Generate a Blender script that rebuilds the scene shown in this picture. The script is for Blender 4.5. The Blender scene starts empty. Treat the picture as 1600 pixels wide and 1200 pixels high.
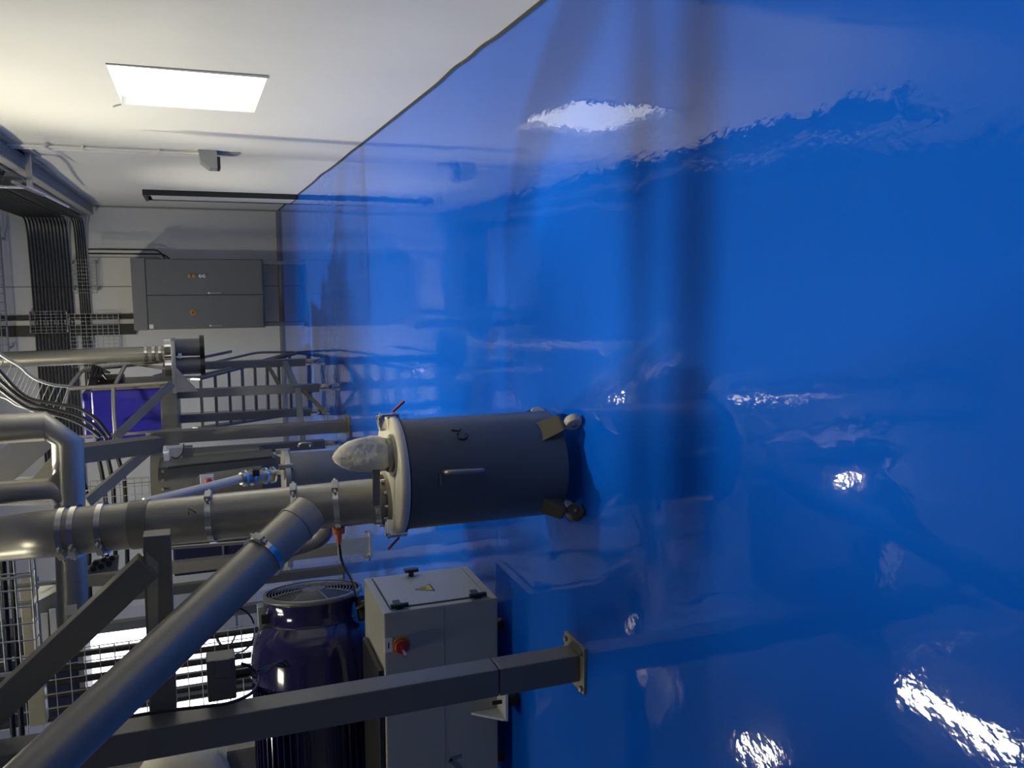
import bpy, bmesh, math, random
from mathutils import Vector, Matrix
random.seed(7)
PI = math.pi
scene = bpy.context.scene
COL = scene.collection
V = Vector

# ------------------------------------------------------------------ camera
F, H = 1324.0, 1.5
def _n(v): v = V(v); return v.normalized()
_dn = _n(((4370-800)/F, 169/F, -1.0))
_fw = V(((301-800)/F, 166/F, -1.0)); _fw = (_fw - _dn*_fw.dot(_dn)).normalized()
_up = -_dn; _rt = _fw.cross(_up)
ROT = Matrix((_rt, _fw, _up))
CAM = V((0, 0, H))
def ray(x, y): return ROT @ V(((x-800)/F, -(y-600)/F, -1.0))
def at(x, y, Y): d = ray(x, y); return CAM + d*(Y/d.y)          # point at distance Y into the hall
def onX(x, y, X): d = ray(x, y); return CAM + d*(X/d.x)
def onZ(x, y, Z): d = ray(x, y); return CAM + d*((Z-H)/d.z)
cam = bpy.data.cameras.new('camera'); cam.lens = F/1600*36; cam.sensor_width = 36; cam.clip_start = .02
camo = bpy.data.objects.new('camera', cam); COL.objects.link(camo)
camo.matrix_world = Matrix.Translation(CAM) @ ROT.to_4x4()
scene.camera = camo
scene.view_settings.view_transform = 'Standard'
scene.view_settings.look = 'None'
scene.view_settings.gamma = 1
scene.view_settings.use_curve_mapping = False
scene.view_settings.exposure = 0.6
try: scene.cycles.use_denoising = True
except Exception: pass
scene.cycles.max_bounces = 8
scene.cycles.sample_clamp_indirect = 6

# ------------------------------------------------------------------ materials
def mat(name, col, rough=.5, metal=0.0, spec=.5, noise=0, nscale=8, bump=0, bscale=20, emit=None, coat=0):
    m = bpy.data.materials.new(name); m.use_nodes = True
    nt = m.node_tree; b = nt.nodes['Principled BSDF']
    b.inputs['Base Color'].default_value = (*col, 1)
    b.inputs['Roughness'].default_value = rough
    b.inputs['Metallic'].default_value = metal
    b.inputs['Specular IOR Level'].default_value = spec
    if coat: b.inputs['Coat Weight'].default_value = coat; b.inputs['Coat Roughness'].default_value = .05
    tc = nt.nodes.new('ShaderNodeTexCoord')
    if noise:
        nz = nt.nodes.new('ShaderNodeTexNoise'); nz.inputs['Scale'].default_value = nscale; nz.inputs['Detail'].default_value = 4
        nt.links.new(tc.outputs['Object'], nz.inputs['Vector'])
        mr = nt.nodes.new('ShaderNodeMix'); mr.data_type = 'RGBA'
        mr.inputs['A'].default_value = (*[c*(1-noise) for c in col], 1); mr.inputs['B'].default_value = (*[min(1, c*(1+noise)) for c in col], 1)
        nt.links.new(nz.outputs['Fac'], mr.inputs['Factor']); nt.links.new(mr.outputs['Result'], b.inputs['Base Color'])
        mm = nt.nodes.new('ShaderNodeMapRange'); mm.inputs['To Min'].default_value = rough*.8; mm.inputs['To Max'].default_value = min(1, rough*1.2)
        nt.links.new(nz.outputs['Fac'], mm.inputs['Value']); nt.links.new(mm.outputs['Result'], b.inputs['Roughness'])
    if bump:
        n2 = nt.nodes.new('ShaderNodeTexNoise'); n2.inputs['Scale'].default_value = bscale; n2.inputs['Detail'].default_value = 3
        nt.links.new(tc.outputs['Object'], n2.inputs['Vector'])
        bp = nt.nodes.new('ShaderNodeBump'); bp.inputs['Distance'].default_value = bump
        nt.links.new(n2.outputs['Fac'], bp.inputs['Height']); nt.links.new(bp.outputs['Normal'], b.inputs['Normal'])
    if emit:
        b.inputs['Emission Color'].default_value = (*emit[0], 1); b.inputs['Emission Strength'].default_value = emit[1]
    return m
M = {}
M['wall'] = mat('white_panel', (.80, .79, .74), .45, noise=.03, nscale=1.5)
M['back'] = mat('white_back_panel', (.74, .74, .70), .5, noise=.03, nscale=1.5)
M['ceil'] = mat('ceiling_sheet', (.42, .43, .44), .6)
M['joint'] = mat('joint_grey', (.33, .33, .31), .6)
M['caulk'] = mat('caulk', (.05, .055, .06), .6, noise=.4, nscale=9)
M['steel'] = mat('brushed_stainless', (.37, .355, .31), .36, .58, noise=.12, nscale=5)
M['steel_d'] = mat('dull_stainless', (.34, .33, .30), .4, .85, noise=.12, nscale=5)
M['chrome'] = mat('chrome', (.75, .75, .74), .12, 1)
M['plate'] = mat('beige_base_plate', (.30, .28, .22), .5, .2, noise=.2, nscale=20)
M['navy'] = mat('dark_navy_casing', (.012, .016, .05), .35)
M['galv'] = mat('galvanised', (.46, .46, .44), .42, .55, noise=.15, nscale=12)
M['frame'] = mat('grey_frame_steel', (.20, .188, .155), .38, .18, noise=.12, nscale=6)
M['stand'] = mat('grey_stand_steel', (.20, .205, .205), .4, .3, noise=.1, nscale=6)
M['cab'] = mat('cabinet_grey', (.155, .16, .16), .4, 0, noise=.04, nscale=3)
M['cabtop'] = mat('cabinet_top_grey', (.19, .19, .19), .4)
M['tank'] = mat('tank_grey_steel', (.142, .136, .115), .36, .12, noise=.08, nscale=3)
M['cream'] = mat('cream_enamel', (.72, .68, .55), .35, noise=.08, nscale=10)
M['cloth'] = mat('cream_cloth', (.80, .75, .60), .85, bump=.01, bscale=16, noise=.12, nscale=8)
M['box'] = mat('box_white', (.39, .39, .34), .38, noise=.03, nscale=4)
M['purple'] = mat('purple_enamel', (.017, .013, .08), .12, 0, .6, noise=.1, nscale=4, coat=.6)
M['fin'] = mat('dark_purple_fins', (.018, .016, .055), .3)
M['blue'] = mat('blue_enamel', (.03, .028, .42), .22, 0, .5, noise=.08, nscale=2, coat=.3)
M['black'] = mat('black_rubber', (.012, .012, .013), .45)
M['blackp'] = mat('black_plastic', (.016, .017, .018), .35)
M['grey'] = mat('grey_plastic', (.30, .31, .30), .5)
M['lgrey'] = mat('light_grey_plastic', (.52, .53, .52), .5)
M['grille'] = mat('grille_grey', (.20, .20, .19), .4, .3)
M['white'] = mat('white_plastic', (.8, .8, .78), .4)
M['red'] = mat('red_plastic', (.36, .03, .02), .35)
M['orange'] = mat('orange_plastic', (.78, .17, .03), .4)
M['yellow'] = mat('yellow_label', (.62, .55, .03), .5)
M['amber'] = mat('amber_plastic', (.65, .36, .03), .4)
M['ink'] = mat('black_ink', (.015, .015, .018), .6)
M['caster'] = mat('cream_caster', (.50, .48, .40), .4)
M['brass'] = mat('olive_bracket', (.105, .095, .06), .45, .2, noise=.25, nscale=14)
M['dark'] = mat('dark_interior', (.015, .015, .018), .6)
for nm, e in (('lamp_long', 42), ('lamp_spot', 620), ('lamp_back', 90), ('lamp_soft', 17)):
    M[nm] = mat(nm, (.9, .9, .9), .4, emit=((1, .93, .69), e))
M['sheet'] = mat('lit_window_sheet', (.9, .9, .88), .5, emit=((1, 1, .97), 1.25))
M['pane'] = mat('daylit_frosted_pane', (.9, .9, .9), .5, emit=((1, 1, 1), 2.2))

def floor_material():
    m = bpy.data.materials.new('blue_epoxy'); m.use_nodes = True
    nt = m.node_tree; b = nt.nodes['Principled BSDF']
    tc = nt.nodes.new('ShaderNodeTexCoord')
    nz = nt.nodes.new('ShaderNodeTexNoise'); nz.inputs['Scale'].default_value = .9; nz.inputs['Detail'].default_value = 5
    nt.links.new(tc.outputs['Object'], nz.inputs['Vector'])
    mr = nt.nodes.new('ShaderNodeMix'); mr.data_type = 'RGBA'
    mr.inputs['A'].default_value = (.0025, .105, .66, 1); mr.inputs['B'].default_value = (.003, .14, .82, 1)
    nt.links.new(nz.outputs['Fac'], mr.inputs['Factor']); nt.links.new(mr.outputs['Result'], b.inputs['Base Color'])
    b.inputs['Roughness'].default_value = .035
    b.inputs['IOR'].default_value = 1.62
    # gentle pooling of the resin: three sizes of ripple
    prev = None
    for sc_, dist in ((2.2, .0030), (9.0, .0008), (34.0, .00033)):
        mp = nt.nodes.new('ShaderNodeMapping'); mp.inputs['Scale'].default_value = (1.0, .8, 1)
        nt.links.new(tc.outputs['Object'], mp.inputs['Vector'])
        n = nt.nodes.new('ShaderNodeTexNoise'); n.inputs['Scale'].default_value = sc_; n.inputs['Detail'].default_value = 2.0
        nt.links.new(mp.outputs['Vector'], n.inputs['Vector'])
        bp = nt.nodes.new('ShaderNodeBump'); bp.inputs['Distance'].default_value = dist; bp.inputs['Strength'].default_value = 1
        nt.links.new(n.outputs['Fac'], bp.inputs['Height'])
        if prev: nt.links.new(prev.outputs['Normal'], bp.inputs['Normal'])
        prev = bp
    nt.links.new(prev.outputs['Normal'], b.inputs['Normal'])
    return m
M['floor'] = floor_material()

# ------------------------------------------------------------------ mesh helpers
def basis(axis):
    a = V(axis).normalized()
    r = V((0, 0, 1)) if abs(a.z) < .9 else V((0, 1, 0))
    u = a.cross(r).normalized(); return a, u, a.cross(u).normalized()

def fillet(pts, rad, seg=6):
    pts = [V(p) for p in pts]; out = [pts[0]]
    for i in range(1, len(pts)-1):
        p, a, b = pts[i], pts[i-1], pts[i+1]
        da, db = (a-p), (b-p); r = min(rad, da.length*.49, db.length*.49)
        s, e = p+da.normalized()*r, p+db.normalized()*r
        for k in range(seg+1):
            t = k/seg; out.append(s*(1-t)**2 + p*2*t*(1-t) + e*t*t)
    out.append(pts[-1]); return out

def spline(pts, seg=8):
    pts = [V(p) for p in pts]; P_ = [pts[0]*2-pts[1]]+pts+[pts[-1]*2-pts[-2]]; out = []
    for i in range(1, len(P_)-2):
        a, b, c, d = P_[i-1:i+3]
        for k in range(seg):
            t = k/seg
            out.append(.5*((2*b)+(c-a)*t+(2*a-5*b+4*c-d)*t*t+(3*b-a-3*c+d)*t**3))
    out.append(pts[-1]); return out

XF = None
class MB:
    def __init__(self): self.bm = bmesh.new()
    def face(self, pts, smooth=False):
        f = self.bm.faces.new([self.bm.verts.new(p) for p in pts]); f.smooth = smooth; return f
    def hexa(self, c, bev=0):                     # eight corners: bottom four, then top four
        t = bmesh.new(); v = [t.verts.new(p) for p in c]
        for q in ((0,3,2,1),(4,5,6,7),(0,1,5,4),(1,2,6,5),(2,3,7,6),(3,0,4,7)): t.faces.new([v[i] for i in q])
        bmesh.ops.recalc_face_normals(t, faces=t.faces)
        if bev: bmesh.ops.bevel(t, geom=t.edges[:], offset=bev, segments=2, profile=.6, affect='EDGES')
        me = bpy.data.meshes.new('tmp'); t.to_mesh(me); t.free(); self.bm.from_mesh(me); bpy.data.meshes.remove(me); return self
    def box(self, lo, hi, bev=0):
        (a,b,c),(d,e,f) = lo, hi
        a,d = min(a,d),max(a,d); b,e = min(b,e),max(b,e); c,f = min(c,f),max(c,f)
        return self.hexa([(a,b,c),(d,b,c),(d,e,c),(a,e,c),(a,b,f),(d,b,f),(d,e,f),(a,e,f)], bev)
    def bar(self, p, q, w, h=None, ref=(0,1,0), bev=.004):   # square tube from p to q, h measured along ref
        p, q = V(p), V(q); h = h or w; a = (q-p).normalized(); r = V(ref); r = (r-a*r.dot(a)).normalized(); s = a.cross(r)
        c = []
        for o in (p, q):
            for i, j in ((-1,-1),(1,-1),(1,1),(-1,1)): c.append(o+s*(i*w/2)+r*(j*h/2))
        return self.hexa(c, bev)
    def tube(self, pts, r, n=14, cap=True, r2=None):
        pts = [V(p) for p in pts]; N = len(pts); rings = []; u = None
        for i, p in enumerate(pts):
            d = (pts[min(i+1,N-1)]-pts[max(i-1,0)]).normalized()
            if u is None: _, u, _w = basis(d)
            u = (u-d*u.dot(d)).normalized(); w = d.cross(u)
            rr = r if r2 is None else r+(r2-r)*i/(N-1)
            if 0 < i < N-1:
                c = (pts[i]-pts[i-1]).normalized().dot(d); rr = rr  # mitre kept round
            rings.append([self.bm.verts.new(p+(u*math.cos(2*PI*k/n)+w*math.sin(2*PI*k/n))*rr) for k in range(n)])
        for a, b in zip(rings, rings[1:]):
            for k in range(n):
                f = self.bm.faces.new((a[k], a[(k+1)%n], b[(k+1)%n], b[k])); f.smooth = True
        if cap:
            for rg in (rings[0], rings[-1]): self.bm.faces.new([self.bm.verts.new(v.co) for v in rg])
        return self
    def lathe(self, prof, org, axis, n=40, sharp=()):        # prof: (radius, distance along axis)
        a, u, w = basis(axis); org = V(org); prev = None
        for i, (r, t) in enumerate(prof):
            def ring(): return [self.bm.verts.new(org+a*t+(u*math.cos(2*PI*k/n)+w*math.sin(2*PI*k/n))*max(r,1e-5)) for k in range(n)]
            cur = ring()
            if prev:
                for k in range(n):
                    f = self.bm.faces.new((prev[k], prev[(k+1)%n], cur[(k+1)%n], cur[k])); f.smooth = True
            prev = ring() if i in sharp else cur
        return self
    def cyl(self, p, q, r, n=24): return self.tube([p, q], r, n)
    def ring(self, c, axis, R, r, n=32, m=8, arc=(0, 2*PI)):
        a, u, w = basis(axis); c = V(c)
        full = abs(arc[1]-arc[0]-2*PI) < 1e-6
        pts = [c+(u*math.cos(t)+w*math.sin(t))*R for t in [arc[0]+(arc[1]-arc[0])*k/n for k in range(n+(0 if full else 1))]]
        if not full: return self.tube(pts, r, m)
        rings = []
        for p in pts:
            e = (p-c).normalized(); rings.append([self.bm.verts.new(p+(e*math.cos(2*PI*k/m)+a*math.sin(2*PI*k/m))*r) for k in range(m)])
        for i in range(n):
            for k in range(m):
                f = self.bm.faces.new((rings[i][k], rings[i][(k+1)%m], rings[(i+1)%n][(k+1)%m], rings[(i+1)%n][k])); f.smooth = True
        return self
    def band(self, c, axis, R, width, th=.006, n=36):        # flat strap round a pipe
        return self.lathe([(R, -width/2), (R+th, -width/2), (R+th, width/2), (R, width/2)], c, axis, n, sharp=(0,1,2))
    def ball(self, c, r, n=16, s=(1,1,1)):
        c = V(c); res = bmesh.ops.create_uvsphere(self.bm, u_segments=n, v_segments=n//2+2, radius=r)
        for v in res['verts']: v.co = V((v.co.x*s[0], v.co.y*s[1], v.co.z*s[2]))+c
        for f in {f for v in res['verts'] for f in v.link_faces}: f.smooth = True
        return self
    def prism(self, pts, off):                               # flat outline pushed along off
        off = V(off); pts = [V(p) for p in pts]; a = [self.bm.verts.new(p) for p in pts]; b = [self.bm.verts.new(p+off) for p in pts]
        n = len(pts); self.bm.faces.new(a[::-1]); self.bm.faces.new(b)
        for k in range(n): self.bm.faces.new((a[k], a[(k+1)%n], b[(k+1)%n], b[k]))
        return self
    def build(self, name, m, parent=None):
        me = bpy.data.meshes.new(name)
        if XF is not None:
            for v in self.bm.verts: v.co = XF @ v.co
        bmesh.ops.recalc_face_normals(self.bm, faces=self.bm.faces)
        o0 = V((0,0,0))
        if parent is not None:
            o0 = V(parent['_org'])
            for v in self.bm.verts: v.co -= o0
        self.bm.to_mesh(me); self.bm.free(); me.materials.append(M[m] if isinstance(m, str) else m)
        o = bpy.data.objects.new(name, me); COL.objects.link(o)
        if parent is not None: o.parent = parent
        o['_org'] = tuple(o0); return o

def tag(o, label, cat, group=None, kind=None):
    o['label'] = label; o['category'] = cat
    if group: o['group'] = group
    if kind: o['kind'] = kind
    return o
def thing(name, label, cat, loc, group=None):
    o = bpy.data.objects.new(name, None); COL.objects.link(o); o.location = loc; o.empty_display_size = .1
    o['_org'] = tuple(loc); return tag(o, label, cat, group)
def single(mb, name, m, label, cat, group=None): return tag(mb.build(name, m), label, cat, group)
def struct(mb, name, m, parent=None):
    o = mb.build(name, m, parent)
    if parent is None: o['kind'] = 'structure'
    return o

# ------------------------------------------------------------------ the hall
WX, BY, LX, FY, CZ = 1.21, 16.05, -9.6, -3.5, 5.0
struct(MB().box((LX-.2, FY-.2, -.12), (WX+.2, BY+.2, 0)), 'floor', 'floor')
struct(MB().box((LX-.2, FY-.2, CZ), (WX+.2, BY+.2, CZ+.1)), 'ceiling', 'ceil')
# right wall: sandwich panels with a shallow wave between the joints, an opening cut for the window
WY0, WY1, WZ0, WZ1 = 5.50, 6.72, 1.02, 1.91
def wave(y):
    w = 0
    for c, hw, d in ((4.45, .16, .012), (4.95, .22, .015), (10.5, .5, .014), (8.4, .4, .006), (2.6, .3, .02), (14.6, .5, .012)):
        w += d*math.exp(-((y-c)/hw)**2)
    return w
wb = MB(); bm = wb.bm
ys = sorted(set([FY+i*(WY0-FY)/90 for i in range(91)]+[WY0+i*(WY1-WY0)/10 for i in range(11)]+[WY1+i*(BY+.1-WY1)/110 for i in range(111)]))
zs = [0, WZ0, WZ1, CZ]
grid = {(i, j): bm.verts.new((WX+wave(y), y, z)) for i, y in enumerate(ys) for j, z in enumerate(zs)}
for i in range(len(ys)-1):
    for j in range(3):
        if j == 1 and ys[i] >= WY0-1e-6 and ys[i+1] <= WY1+1e-6: continue
        f = bm.faces.new((grid[i,j], grid[i,j+1], grid[i+1,j+1], grid[i+1,j])); f.smooth = True
for (a, b) in (((WY0,WZ0),(WY1,WZ0)), ((WY1,WZ0),(WY1,WZ1)), ((WY1,WZ1),(WY0,WZ1)), ((WY0,WZ1),(WY0,WZ0))):
    wb.face([(WX+wave(a[0]),a[0],a[1]), (WX+wave(b[0]),b[0],b[1]), (WX+.09,b[0],b[1]), (WX+.09,a[0],a[1])])
wb.box((WX+.092, FY-.2, 0), (WX+.2, BY+.2, CZ))
struct(wb, 'wall_right', 'wall')
bk = MB().box((LX-.2, BY, 0), (WX+.1, BY+.15, CZ))
struct(bk, 'wall_back', 'back')
struct(MB().box((LX-.15, FY, 0), (LX, BY, CZ)), 'wall_left', 'ceil')
struct(MB().box((LX-.2, FY-.15, 0), (WX+.2, FY, CZ)), 'wall_front', 'ceil')
# skirting sealant
bb = MB()
for a, b in zip(ys, ys[1:]): bb.hexa([(WX+wave(a)-.012, a, 0), (WX+wave(a)+.02, a, 0), (WX+wave(b)+.02, b, 0), (WX+wave(b)-.012, b, 0), (WX+wave(a)-.006, a, .016), (WX+wave(a)+.02, a, .016), (WX+wave(b)+.02, b, .016), (WX+wave(b)-.006, b, .016)])
struct(bb, 'baseboard_right', 'caulk')
struct(MB().box((LX, BY-.03, 0), (WX, BY, .05)), 'baseboard_back', 'joint')
struct(MB().box((WX-.03, BY-.03, .05), (WX+.02, BY, CZ)), 'trim_1', 'joint')
# joints of the back wall
for k, x in enumerate((-.15, -2.4, -3.6)):
    struct(MB().box((x-.008, BY-.006, .05), (x+.008, BY+.01, CZ)), 'trim_%d' % (k+2), 'joint')
# window: a sheet lit from behind, its corner curling, with a grey edge strip
w1 = MB()
N = 10
def sheet(i, j):
    u, v = i/N, j/N
    y = WY0+.01+u*(WY1-WY0-.02); z = WZ0+.01+v*(WZ1-WZ0-.02)
    return V((WX+.055+.018*math.sin(u*PI)*math.sin(v*PI) - .07*max(0, (1-u)-.86+(.14-v)*.7)*2, y, z))
sv = {(i,j): w1.bm.verts.new(sheet(i,j)) for i in range(N+1) for j in range(N+1)}
for i in range(N):
    for j in range(N):
        f = w1.bm.faces.new((sv[i,j], sv[i,j+1], sv[i+1,j+1], sv[i+1,j])); f.smooth = True
win = struct(w1, 'window_1', 'sheet')
MB().prism([(WX+.02, WY0-.03, WZ0), (WX+.02, WY0+.035, WZ0-.01), (WX+.02, WY0+.012, WZ1), (WX+.02, WY0-.012, WZ1)], (-.025,0,0)).build('window_frame', 'grey', win)
MB().tube([(WX-.004, WY1, WZ1+.01), (WX-.012, WY1+.05, WZ1+.06)], .006, 6).build('window_trim', 'grey', win)
# door in the right wall near the far corner
D0, D1, DZ = 12.95, 14.0, 2.06
dr = struct(MB().box((WX-.05, D0+.09, .01), (WX-.012, D1-.04, DZ-.05), .004), 'door_1', 'wall')
fr = MB(); fr.box((WX-.075, D0, 0), (WX, D0+.035, DZ)); fr.box((WX-.06, D1-.03, 0), (WX, D1, DZ)); fr.box((WX-.075, D0, DZ), (WX, D1, DZ+.04))
fr.build('door_frame', 'blackp', dr)
MB().box((WX-.058, D0+.04, .01), (WX-.01, D0+.085, DZ-.1)).build('door_edge_seal', 'black', dr)
MB().box((WX-.06, D0+.05, .93), (WX-.035, D0+.10, 1.06), .004).build('door_handle', 'white', dr)
# white pillar of the back wall, far left
struct(MB().box((-5.75, BY-.3, 0), (-5.45, BY, CZ), .01), 'trim_6', 'back')
# frosted daylit window of the back wall, far left
w2 = struct(MB().box((-8.9, BY-.02, .70), (-6.15, BY+.02, 3.6)), 'window_2', 'pane')
f2 = MB()
for x in (-8.9, -6.15): f2.box((x-.04, BY-.06, .63), (x+.04, BY, 3.67))
for z in (.68, 3.62): f2.box((-8.9, BY-.06, z-.05), (-6.15, BY, z+.05))
f2.build('window_frame', 'back', w2)

# ------------------------------------------------------------------ lamps
def tube_lamp(x, y0, y1, label, lens='lamp', z=CZ):
    t = thing('ceiling_lamp', label, 'lamp', (x, (y0+y1)/2, z), 'ceiling lamps of the hall')
    MB().box((x-.11, y0-.04, z-.07), (x+.11, y1+.04, z), .008).build('lamp_housing', 'white', t)
    MB().box((x-.085, y0, z-.085), (x+.085, y1, z-.068)).build('lamp_lens', lens, t)
def panel_lamp(x, y, label, lens='lampw', w=.6, l=1.2, z=CZ):
    t = thing('ceiling_lamp', label, 'lamp', (x, y, z), 'ceiling lamps of the hall')
    MB().box((x-w/2-.03, y-l/2-.03, z-.05), (x+w/2+.03, y+l/2+.03, z), .006).build('lamp_housing', 'white', t)
    MB().box((x-w/2, y-l/2, z-.06), (x+w/2, y+l/2, z-.048)).build('lamp_lens', lens, t)
tube_lamp(-4.02, 4.9, 6.05, 'long white ceiling lamp mirrored as the big streak in the floor', 'lamp_long')
tube_lamp(-5.95, 8.1, 8.6, 'short white ceiling lamp mirrored as the patch at the floor edge', 'lamp_long')
tube_lamp(-2.08, 7.0, 7.25, 'compact white ceiling lamp mirrored as two sparks in the floor', 'lamp_spot')
tube_lamp(-2.1, 12.2, 13.0, 'white ceiling lamp high in front of the grey electrical cabinet', 'lamp_back')
panel_lamp(-2.6, 3.3, 'small square ceiling panel lamp mirrored on the purple motor', 'lamp_soft', .45, .8)
def fill_spot(x, y, z, power, ang, label, aim=None, blend=.6, rad=.05):  # unseen spot in a reflector housing
    t = thing('fill_spot_unit', label, 'lamp', (x, y, z), 'added fill spots above the hall')
    MB().lathe([(.06,.42),(.07,.40),(.09,.30),(.19,.02),(.20,0),(.185,.02),(.06,.28),(.0,.28)], (x, y, z), (0,0,1), 32, sharp=(4,)).build('reflector', 'white', t)
    MB().cyl((x, y, z+.4), (x, y, CZ), .012, 8).build('hanging_rod', 'galv', t)
    l = bpy.data.lights.new('fill_spot_light', 'SPOT'); l.energy = power; l.spot_size = math.radians(ang); l.spot_blend = blend; l.shadow_soft_size = rad; l.color = (1, .94, .74)
    o = bpy.data.objects.new('fill_spot_light', l); COL.objects.link(o); o.parent = t; o.location = (0, 0, .03)
    o.rotation_euler = (V(aim)-V((x, y, z))).to_track_quat('-Z', 'Y').to_euler() if aim else (0, 0, 0)
fill_spot(.1, 1.3, 4.55, 240, 50, 'added unseen fill spot over the open floor by the right wall', (.62, 1.85, 0), .9, .03)
fill_spot(.25, 3.7, 4.55, 270, 29, 'added unseen fill spot over the floor between tank and right wall', (-.22, 3.55, 0), .9)
fill_spot(-1.0, -.6, 4.55, 22, 34, 'added unseen fill spot behind the viewer', (-.40, 1.05, 0))
fill_spot(-2.3, 7.35, 4.55, 470, 74, 'added unseen fill spot aimed from the gantry side at the white wall', (.95, 6.2, .6), .8, .04)
fill_spot(-2.1, 11.6, 4.55, 420, 66, 'added unseen fill spot over the far floor by the cabinet', (-.1, 11.2, 0), .8, .04)
# slim unseen beams, added to cast dark bands across the open floor
for k, (y, w) in enumerate(((1.628, .032), (1.545, .046))):
    struct(MB().box((LX, y-w/2, 3.50), (WX+.02, y+w/2, 3.54)), 'trim_%d' % (7+k), 'ceil')

# ------------------------------------------------------------------ fittings of the right wall
# two conduits, a junction box and the tray bracket
for k, yy in enumerate((8.90, 9.06)):
    c = MB().tube([(WX-.02, yy, 3.9), (WX-.02, yy, 1.36 if k else 1.30)], .014, 8)
    for z in (2.4, 1.75): c.box((WX-.034, yy-.03, z-.012), (WX, yy+.03, z+.012))
    single(c, 'wall_conduit', 'wall', ('thin white conduit on the right wall, the one nearer the window',
           'thin white conduit on the right wall, the one nearer the back')[k], 'conduit', 'conduits down the right wall')
t = thing('wall_sensor', 'small grey sensor box on the white wall below the conduits', 'sensor', (WX, 9.0, 1.3))
p = [(WX, 8.80, 1.40), (WX-.10, 8.80, 1.38), (WX-.16, 8.80, 1.30), (WX-.16, 8.80, 1.23), (WX, 8.80, 1.23)]
MB().prism(p, (0, .3, 0)).build('sensor_housing', 'grey', t)
MB().box((WX-.165, 8.84, 1.20), (WX-.05, 9.06, 1.23), .004).build('sensor_lens', 'blackp', t)
MB().box((WX-.02, 8.86, 1.03), (WX, 8.94, 1.23)).build('sensor_strap', 'grey', t)

t = thing('tray_bracket', 'grey wall bracket with diagonal arm under the overhead cable tray', 'bracket', (WX, 9.5, 2.93))
MB().box((WX-.015, 9.25, 2.86), (WX, 9.75, 3.0), .003).build('wall_plate', 'grey', t)
MB().bar((WX, 9.5, 2.94), (.86, 9.5, 2.94), .05, .05).build('bracket_arm', 'galv', t)
MB().bar((WX, 9.5, 3.5), (.92, 9.5, 3.0), .06, .06).build('bracket_strut', 'stand', t)
MB().tube([(.83, 8.6, 2.935), (.83, 9.54, 2.9), (.83, 9.9, 2.88)], .012, 8).build('bracket_rail', 'galv', t)
single(MB().tube([(.86, 9.4, 3.6), (.86, 9.4, 2.92), (.92, 12.6, 2.98)], .014, 8), 'hanger_rod', 'white', 'thin white rod crossing below the overhead cable tray', 'rod')

t = thing('cable_tray', 'grey ladder tray running along the top of the right wall', 'cable tray', (1.1, 10, 3.0))
MB().box((1.195, 4.5, 2.96), (1.208, BY-.1, 3.06)).build('side_rail', 'galv', t)
MB().box((1.03, 4.5, 2.99), (1.045, BY-.3, 3.09)).build('side_rail', 'galv', t)
for k in range(7):
    x = 1.058+k*.0212
    single(MB().tube(fillet([(x, 4.6, 3.017+.002*(k%2)), (x, BY-.06-.02*k, 3.017), (x-1.2, BY-.06-.02*k, 3.05)][:2], .1), .0102, 7), 'power_cable', 'grey',
           'grey cable lying in the ladder tray along the right wall', 'cable', 'grey cables in the wall tray')

# stacked black cables: along the wall, then round the corner onto the back wall
t = thing('cable_ladder', 'dark steel cable ladder standing on edge near the right wall', 'cable tray', (1.0, 10, 3.1))
MB().box((1.005, 5, 3.09), (1.025, BY-.35, 3.12)).build('side_rail', 'stand', t)
MB().box((.995, 5, 4.02), (1.015, BY-.35, 4.05)).build('side_rail', 'stand', t)
MB().box((1.012, 5, 3.12), (1.02, BY-.35, 4.02)).build('tray_sheet', 'stand', t)
zs_a = [3.16+.035*k for k in range(5)]
zs_b = [3.42+.052*k for k in range(12)]
for k, z in enumerate(zs_a+zs_b):
    top = k >= 5
    xe = -3.6 if top else -1.9-.1*k
    pts = [(.975, 5.2, z), (.975, BY-.09, z+.01), (.2, BY-.05, z), (xe, BY-.05, z-.02)]
    single(MB().tube(fillet(pts, .34, 7), .0158 if top else .0125, 7), 'power_cable', 'black',
           'black cable of the thick upper bundle bending onto the back wall' if top else 'black cable of the thin lower bundle bending onto the back wall',
           'cable', 'thick upper bundle of black cables' if top else 'thin lower bundle of black cables')

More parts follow.
